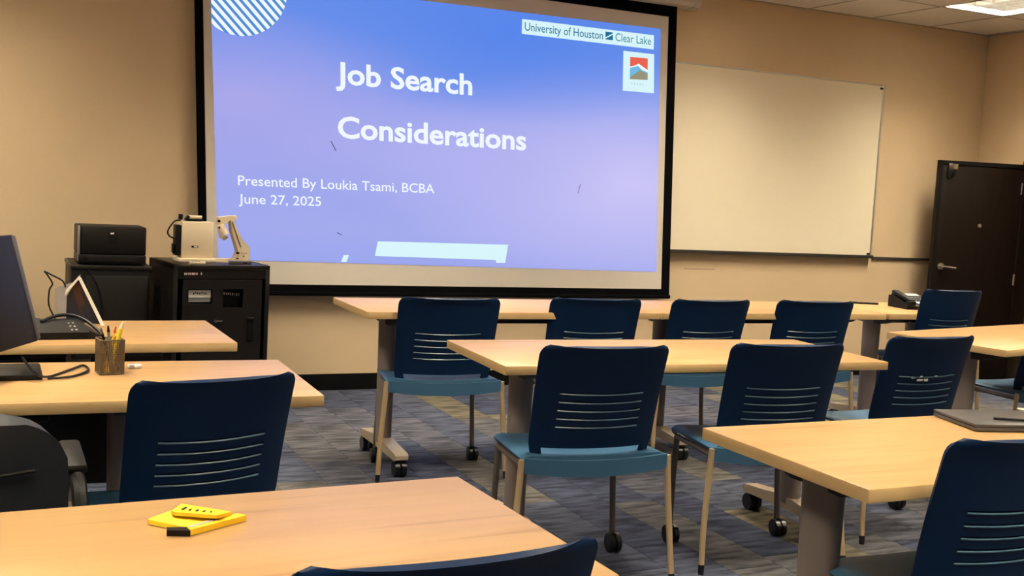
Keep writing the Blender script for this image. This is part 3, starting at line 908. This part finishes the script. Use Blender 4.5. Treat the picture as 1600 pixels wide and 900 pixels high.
# ------------------------------------------------------------------ document camera on the rack
dcx, dcy, dcz = 0.985, 6.225, RH
dc = empty('document_camera', (dcx, dcy, dcz), 4)
tag(dc, 'beige document camera with folded arm standing on the equipment rack', 'document camera')
simple('body', BEIGE, lambda bm: (box(bm, (.035, 0, .118), (.170, .10, .200), bev=.006), box(bm, (.03, .0, .010), (.20, .16, .020), bev=.004)), dc)
simple('rear_panel', BLACK, lambda bm: (box(bm, (-.064, .0, .115), (.028, .085, .165), bev=.004), box(bm, (-.082, .0, .07), (.014, .05, .05), bev=.003)), dc)
def armb(bm):
    prism(bm, [(.12, .0), (.325, .0), (.325, .085), (.285, .125), (.255, .175), (.235, .235), (.215, .235), (.225, .17), (.262, .06), (.245, .018), (.12, .018)], 'y', -.035, .035)
simple('arm', BEIGE, armb, dc, 30)
simple('arm_groove', BLACK, lambda bm: tube(bm, [(.222, -.036, .225), (.245, -.036, .165), (.275, -.036, .085)], .004, 6, flat=.5), dc)
def headb(bm):
    prism(bm, [(.15, .245), (.21, .255), (.245, .250), (.245, .235), (.215, .232), (.18, .205), (.158, .195), (.150, .215)], 'y', -.03, .03)
    box(bm, (.232, 0, .248), (.04, .05, .018), bev=.003)
    cyl(bm, (.160, -.02, .205), (.185, -.02, .150), .020, .028, 16)
    cyl(bm, (.185, -.02, .150), (.172, -.02, .128), .028, .018, 16)
hd = simple('camera_head', BEIGE, headb, dc, 30)
simple('lens', BLACK, lambda bm: (cyl(bm, (.152, -.032, .225), (.152, -.026, .225), .008, n=12), box(bm, (.158, -.03, .190), (.018, .02, .012), bev=.003)), hd)
simple('name_label', BLACK, lambda bm: box(bm, (.020, -.051, .083), (.036, .002, .011)), dc, 0)
simple('name_letters', PAPER, lambda bm: box(bm, (.024, -.0522, .083), (.018, .001, .006)), dc, 0)
simple('button', BLACK, lambda bm: (box(bm, (.259, -.036, .052), (.016, .004, .012)), box(bm, (.258, -.036, .022), (.012, .004, .007)), [box(bm, (.282 + k * .012, -.036, .052), (.006, .002, .004)) for k in range(3)], cyl(bm, (.292, -.036, .035), (.292, -.038, .035), .004, n=8)), dc, 0)
simple('knob', BLACK, lambda bm: (cyl(bm, (-.055, -.03, .228), (-.055, -.03, .256), .012, n=14), cyl(bm, (-.03, -.03, .225), (-.012, -.03, .248), .010, n=12), box(bm, (.02, 0, .226), (.085, .05, .014), bev=.003)), dc)
simple('top_tube', BEIGE, lambda bm: cyl(bm, (-.01, -.02, .242), (.06, -.02, .242), .009, n=12), dc)
simple('cable', BLACK, lambda bm: tube(bm, smooth_path([(-.052, -.02, .222), (-.085, -.02, .215), (-.118, -.02, .165), (-.108, -.02, .135), (-.066, -.02, .118)]), .0045, 6), dc)
ctl = empty('remote_control', (1.000, 6.035, RH), 10)
tag(ctl, 'small cream remote lying on the front edge of the equipment rack', 'remote')
simple('body', BEIGE, lambda bm: box(bm, (0, 0, .007), (.085, .022, .014), bev=.003), ctl)
simple('button', BLACK, lambda bm: [box(bm, (-.025 + .016 * k, -.001, .0145), (.008, .008, .002)) for k in range(3)], ctl, 0)
bxx = empty('adapter_box', (1.235, 6.115, RH), 6)
tag(bxx, 'grey flat adapter box under the document camera arm on the rack', 'adapter')
simple('shell', GREYSHELL, lambda bm: box(bm, (0, -.02, .0085), (.115, .05, .017), bev=.003), bxx)
simple('port', BLACK, lambda bm: box(bm, (.02, -.0455, .008), (.02, .002, .006)), bxx, 0)

# ------------------------------------------------------------------ black cart with black device
ct = empty('media_cart', (0.385, 6.16, 0), 0)
tag(ct, 'black cabinet standing between the wall and the equipment rack', 'cabinet')
CW_, CD_, CHH = .395, .48, .815
simple('body', BLACK, lambda bm: box(bm, (CW_ / 2, CD_ / 2, CHH / 2), (CW_, CD_, CHH), bev=.008), ct)
simple('top_lip', RACKPAINT, lambda bm: box(bm, (CW_ / 2, CD_ / 2, CHH - .012), (CW_ + .012, CD_ + .012, .020), bev=.004), ct)
simple('front_panel', RACKDOOR, lambda bm: box(bm, (CW_ / 2 + .03, -.004, .43), (CW_ - .09, .010, .66), bev=.004), ct)
simple('cable', BLACK, lambda bm: tube(bm, smooth_path([(.075, -.014, .80), (.125, -.014, .72), (.150, -.014, .62), (.160, -.014, .50)]), .005, 6), ct)
dv = empty('printer', (0.418, 6.18, CHH), 1)
tag(dv, 'black box-shaped printer with an oval emblem on top of the black cabinet', 'printer')
simple('body', BLACK, lambda bm: (box(bm, (.172, .14, .030), (.338, .28, .048), bev=.006), box(bm, (.172, .15, .128), (.340, .26, .150), bev=.008)), dv)
simple('front_panel', RACKDOOR, lambda bm: box(bm, (.178, .0185, .128), (.312, .006, .138), bev=.002), dv)
simple('side_trim', SILVER, lambda bm: box(bm, (.0045, .022, .112), (.012, .014, .185), bev=.003), dv)
def oval(bm):
    ring = [(.172 + .024 * math.cos(2 * math.pi * k / 24), .145 + .036 * math.sin(2 * math.pi * k / 24)) for k in range(24)]
    prism(bm, ring, 'y', .010, .017)
ov = simple('oval_emblem', BLACK, oval, dv, 30)
simple('emblem_mark', PAPER, lambda bm: box(bm, (.168, .0092, .167), (.018, .002, .008), Matrix.Rotation(R(-8), 3, 'Y')), ov, 0)
simple('foot', RUBBER, lambda bm: [box(bm, (xx, .06, .003), (.03, .03, .006)) for xx in (.05, .29)], dv, 0)
simple('paper_slot', RUBBER, lambda bm: box(bm, (.175, -.001, .030), (.25, .004, .018)), dv, 0)

# ------------------------------------------------------------------ things on the left desks
TZ = .737
mo = empty('monitor', (0.005, 3.36, TZ), 0)
tag(mo, 'black monitor leaning back at the left edge of the photo on a desk', 'monitor')
simple('base', BLACK, lambda bm: box(bm, (.005, .005, .008), (.255, .20, .016), bev=.006), mo)
simple('stand', BLACK, lambda bm: tube(bm, [(-.03, .03, .012), (-.06, .04, .12), (-.07, .06, .26)], .030, 10, flat=.6), mo)
mrot = Matrix.Rotation(R(-26), 3, 'Z') @ Matrix.Rotation(R(-15), 3, 'Y')
def mpt(c): return Vector((.048, .0, .205)) + mrot @ Vector(c)
def mbox(bm, c, s, bev=.004): box(bm, mpt(c), s, mrot, bev)
scrn = simple('display', BLACK, lambda bm: (mbox(bm, (0, -.12, .03), (.034, .42, .31), .008), mbox(bm, (-.030, -.12, .02), (.040, .26, .20), .012)), mo)
simple('side_bezel', GREYSHELL, lambda bm: mbox(bm, (.0178, .078, .03), (.003, .022, .300), .0008), scrn)
simple('screen_face', BLACK, lambda bm: mbox(bm, (.0175, -.13, .035), (.002, .385, .27), .0005), scrn)
tag(simple('monitor_cable', BLACK, lambda bm: tube(bm, smooth_path([(.085, 3.27, .80), (.115, 3.235, .765), (.150, 3.29, .742), (.215, 3.40, .742), (.255, 3.47, .742), (.262, 3.38, .742), (.215, 3.29, .742), (.150, 3.262, .742)], 8), .0035, 6)),
    'thin black cable curling across the desk between monitor and pen cup', 'cable')
tag(simple('small_cable', BLACK, lambda bm: tube(bm, smooth_path([(.10, 4.42, .742), (.12, 4.50, .742), (.165, 4.53, .742), (.215, 4.47, .742), (.235, 4.44, .742)], 8), .005, 6)),
    'short black cable coiled behind the desk phone', 'cable')
# black desk phone or dock
dk = empty('desk_phone', (0.240, 4.10, TZ), 4)
tag(dk, 'black wedge-shaped desk phone on the farther left desk', 'telephone')
simple('body', BLACK, lambda bm: prism(bm, [(-.07, 0), (.16, 0), (.16, .042), (.12, .048), (-.07, .024)], 'x', -.098, .07), dk, 0)
simple('side_slope', RACKDOOR, lambda bm: prism(bm, [(.07, 0), (.112, 0), (.108, .012), (.07, .030)], 'y', -.07, .13), dk, 0)
simple('cord', BLACK, lambda bm: tube(bm, smooth_path([(-.07, .06, .045), (-.02, .11, .058), (.03, .12, .060), (.075, .07, .048), (.105, -.02, .024), (.112, -.06, .012)]), .006, 8), dk)
for k in range(6):
    simple('key', GREYPAPER, lambda bm: box(bm, (.018 + .014 * (k % 2), -.040 + .045 * (k // 2), .029 + .0057 * (k // 2)), (.006, .010, .004), Matrix.Rotation(R(7), 3, 'X')), dk, 0)
# standing open booklet
bk = empty('standing_booklet', (0.297, 4.405, TZ), 0)
tag(bk, 'open booklet with white edges standing upright on the farther left desk', 'booklet')
def sheet(bm, a, b_, c, d, t=.0015):
    a, b_, c, d = map(Vector, (a, b_, c, d)); n = (b_ - a).cross(d - a).normalized() * t
    prismv = [bm.verts.new(p + n) for p in (a, b_, c, d)] + [bm.verts.new(p - n) for p in (a, b_, c, d)]
    bm.faces.new(prismv[:4]); bm.faces.new(prismv[4:][::-1])
    for i in range(4): bm.faces.new((prismv[i], prismv[(i + 1) % 4], prismv[4 + (i + 1) % 4], prismv[4 + i]))
simple('page', NAVYPAPER, lambda bm: sheet(bm, (-.03, .07, .10), (.005, .03, .175), (.085, .0, .003), (-.03, .10, .003)), bk, 0)
simple('page', MAROON, lambda bm: sheet(bm, (-.012, .045, .13), (.008, .026, .176), (.083, .005, .004), (.03, .05, .003)), bk, 0)
def wstrip(bm):
    sheet(bm, (.002, .018, .178), (.014, .016, .178), (.096, -.05, .004), (.082, -.05, .004))
    sheet(bm, (-.038, .05, .105), (-.035, .05, .125), (.012, .018, .186), (.006, .018, .168))
simple('white_edge', PAPER, wstrip, bk, 0)
tag(simple('headset_cable', BLACK, lambda bm: tube(bm, smooth_path([(.235, 4.47, .740), (.205, 4.465, .80), (.205, 4.465, .86), (.215, 4.465, .885), (.195, 4.465, .92), (.187, 4.465, .93), (.215, 4.47, .915), (.250, 4.475, .895), (.262, 4.478, .87)], 8), .003, 6)),
    'looped black cable rising beside the standing booklet', 'cable')
tag(simple('plastic_sleeve', GREYPAPER, lambda bm: sheet(bm, (.232, 4.495, .737), (.285, 4.512, .737), (.285, 4.512, .885), (.228, 4.495, .865))),
    'thin grey sleeve standing behind the booklet on the farther left desk', 'sleeve')
# pen cup of wire mesh with pens
pc = empty('pen_cup', (0.318, 3.355, TZ), 6)
tag(pc, 'square wire mesh pen cup on the monitor desk', 'pen cup')
CS, CHt = .033, .100
def wires(bm):
    for s in (-1, 1):
        for t in (-1, 1):
            cyl(bm, (s * CS, t * CS, .002), (s * CS, t * CS, CHt), .0016, n=6)
    for z in (.003, CHt):
        for s in (-1, 1):
            cyl(bm, (-CS, s * CS, z), (CS, s * CS, z), .0022, n=6); cyl(bm, (s * CS, -CS, z), (s * CS, CS, z), .0022, n=6)
    for s in (-1, 1):
        cyl(bm, (-CS, s * CS, .003), (CS, s * CS, CHt), .0016, n=6); cyl(bm, (CS, s * CS, .003), (-CS, s * CS, CHt), .0016, n=6)
simple('frame', MESHGREY, wires, pc)
def meshf(bm):
    n = 13
    for k in range(1, n):
        a = -CS + 2 * CS * k / n
        for s in (-1, 1):
            box(bm, (a, s * CS, CHt / 2), (.0020, .0012, CHt)); box(bm, (s * CS, a, CHt / 2), (.0012, .0020, CHt))
    for k in range(1, 20):
        z = CHt * k / 20
        for s in (-1, 1):
            box(bm, (0, s * CS, z), (2 * CS, .0012, .0018)); box(bm, (s * CS, 0, z), (.0012, 2 * CS, .0018))
    box(bm, (0, 0, .0015), (2 * CS, 2 * CS, .002))
simple('wire_mesh', MESHGREY, meshf, pc, 0)['kind'] = 'stuff'
def pen(name, lab, a, b_, r, m, m2, cat='pen'):
    a, b_ = Vector(a), Vector(b_)
    root = empty(name, (0.318 + a.x, 3.355 + a.y, TZ + a.z))
    tag(root, lab, cat)
    d = b_ - a
    simple('barrel', m, lambda bm: cyl(bm, (0, 0, 0), d * .86, r, n=10), root)
    simple('tip', m2, lambda bm: cyl(bm, d * .86, d, r * 1.05, r * .5, n=10), root)
pen('yellow_pencil', 'yellow pencil standing rightmost in the pen cup', (.0, .005, .004), (.034, .0, .150), .0065, YELLOW, BEIGE, 'pencil')
pen('ballpoint_pen', 'grey pen with black cap in the middle of the pen cup', (.005, -.01, .004), (-.006, .006, .138), .0045, SILVER, BLACK)
pen('marker_pen', 'dark pen leaning left in the pen cup', (.008, .010, .004), (-.026, .0, .132), .004, BLACK, MESHGREY)
pen('red_pencil', 'thin reddish pencil beside the yellow one in the pen cup', (-.01, .012, .004), (.016, .012, .134), .0035, AMBER, RED, 'pencil')
er = empty('white_eraser', (0.395, 3.43, TZ), 5)
tag(er, 'small rounded white eraser beside the pen cup', 'eraser')
simple('body', PAPER, lambda bm: box(bm, (0, 0, .006), (.040, .022, .012), bev=.005), er)
simple('sleeve', GREYPAPER, lambda bm: box(bm, (-.009, 0, .0062), (.016, .0232, .0132), bev=.003), er)

# ------------------------------------------------------------------ yellow sticky notes on the nearest desk
ZN = TZ
nt1 = empty('sticky_note_pad', (0.300, 1.868, ZN), 0)
tag(nt1, 'flat yellow sticky note pad with its cover folded over on the nearest desk', 'sticky notes')
def poly3(bm, pts, z0, z1):
    prism(bm, [(a - .300, c - 1.868) for a, c in pts], 'z', z0, z1)
simple('pad', YELLOW, lambda bm: poly3(bm, [(.245, 1.894), (.248, 1.888), (.297, 1.835), (.356, 1.872), (.310, 1.934), (.288, 1.933)], .001, .009), nt1, 0)
def flap(bm):
    lo = [(.284, 1.902, .012), (.287, 1.886, .014), (.349, 1.844, .016), (.380, 1.874, .011), (.308, 1.946, .010)]
    v0 = [bm.verts.new((a - .300, c - 1.868, z)) for a, c, z in lo]; v1 = [bm.verts.new((a - .300, c - 1.868, z + .006)) for a, c, z in lo]
    bm.faces.new(v0); bm.faces.new(v1)
    for i in range(5): bm.faces.new((v0[i], v0[(i + 1) % 5], v1[(i + 1) % 5], v1[i]))
fc = simple('folded_cover', AMBER, flap, nt1, 0)
fdir = Matrix.Rotation(math.atan2(1.844 - 1.886, .349 - .287), 3, 'Z')
for k, (w, h) in enumerate(((.004, .015), (.003, .007), (.003, .008), (.003, .007), (.002, .004))):
    simple('print_mark', INK, lambda bm: box(bm, Vector((.306 - .300, 1.905 - 1.868, .0195)) + fdir @ Vector((k * .0125, -.004 if k else 0, 0)), (w, h, .0016), fdir), fc, 0)
fl = empty('sticky_flag_pack', (0.330, 1.835, ZN), 0)
tag(fl, 'yellow flag pack with black end lying beside the sticky note pad', 'sticky notes')
def fp(bm, pts, z0, z1): prism(bm, [(a - .330, c - 1.835) for a, c in pts], 'z', z0, z1)
simple('pack', AMBER, lambda bm: fp(bm, [(.302, 1.812), (.404, 1.868), (.392, 1.882), (.3575, 1.8705), (.2985, 1.8335)], .001, .011), fl, 0)
simple('end_cap', BLACK, lambda bm: fp(bm, [(.266, 1.822), (.3015, 1.810), (.2975, 1.8325), (.268, 1.838)], .0, .010), fl, 0)
simple('clear_strip', GREYPAPER, lambda bm: fp(bm, [(.300, 1.829), (.303, 1.823), (.352, 1.853), (.345, 1.858)], .011, .0118), fl, 0)

# ------------------------------------------------------------------ laptop and papers on the right table
lp = empty('laptop', (2.61, 2.22, TZ), -14)
tag(lp, 'closed grey laptop lying on the lower right table behind the chair', 'laptop')
simple('base', GREYSHELL, lambda bm: box(bm, (0, 0, .007), (.30, .21, .010), bev=.003), lp)
simple('lid', GREYSHELL, lambda bm: box(bm, (0, .002, .017), (.30, .208, .008), bev=.003), lp)
simple('lid_badge', CHROME, lambda bm: box(bm, (-.01, -.03, .0214), (.03, .02, .001)), lp, 0)
simple('rubber_foot', RUBBER, lambda bm: [box(bm, (sx_ * .12, sy_ * .08, .001), (.03, .012, .002)) for sx_ in (-1, 1) for sy_ in (-1, 1)], lp, 0)
pn = empty('stylus_pen', (2.60, 2.165, TZ + .022), -28)
tag(pn, 'black stylus lying on the closed grey laptop', 'pen')
simple('barrel', BLACK, lambda bm: cyl(bm, (-.06, 0, .004), (.05, 0, .004), .004, n=10), pn)
simple('tip', CHROME, lambda bm: cyl(bm, (.05, 0, .004), (.066, 0, .004), .004, .001, n=10), pn)
nb = empty('notebook', (2.90, 2.245, TZ), -18)
tag(nb, 'cream notebook with black binding at the right edge of the lower right table', 'notebook')
simple('pages', PAPER, lambda bm: box(bm, (0, 0, .006), (.21, .15, .010), bev=.001), nb, 0)
simple('cover', BEIGE, lambda bm: box(bm, (0, 0, .0122), (.214, .154, .002)), nb, 0)
simple('binding', BLACK, lambda bm: [cyl(bm, (-.105 + k * .015, -.079, .007), (-.105 + k * .015, -.073, .007), .007, n=8) for k in range(15)], nb, 0)

# ------------------------------------------------------------------ telephone by the door
tp = empty('telephone', (5.080, 5.06, TZ), -8)
tag(tp, 'black telephone on the small table beside the dark door', 'telephone')
simple('base', BLACK, lambda bm: prism(bm, [(-.09, 0), (.10, 0), (.10, .070), (.07, .074), (-.09, .022)], 'x', -.09, .12), tp, 0)
simple('handset', BLACK, lambda bm: (box(bm, (-.055, .005, .072), (.045, .18, .022), Matrix.Rotation(R(14), 3, 'X'), .008), box(bm, (-.055, .075, .066), (.05, .045, .035), bev=.01), box(bm, (-.055, -.072, .036), (.05, .045, .035), bev=.01)), tp)
simple('display', GREYPAPER, lambda bm: box(bm, (.05, .065, .0755), (.09, .035, .003), Matrix.Rotation(R(17), 3, 'X')), tp, 0)
simple('paper_label', PAPER, lambda bm: box(bm, (.04, -.05, .040), (.08, .03, .002), Matrix.Rotation(R(17), 3, 'X')), tp, 0)
for k in range(9):
    simple('key', GREYSHELL, lambda bm: box(bm, (.02 + .022 * (k % 3), -.02 + .02 * (k // 3), .050 + .0062 * (k // 3)), (.014, .012, .004), Matrix.Rotation(R(17), 3, 'X')), tp, 0)
hp = empty('pen_on_table', (4.92, 5.26, TZ), -22)
tag(hp, 'black pen lying left of the telephone on the table by the door', 'pen')
simple('barrel', BLACK, lambda bm: cyl(bm, (-.11, 0, .006), (.07, 0, .006), .006, n=10), hp)
simple('clip', BLACK, lambda bm: box(bm, (-.09, 0, .012), (.05, .004, .002)), hp, 0)
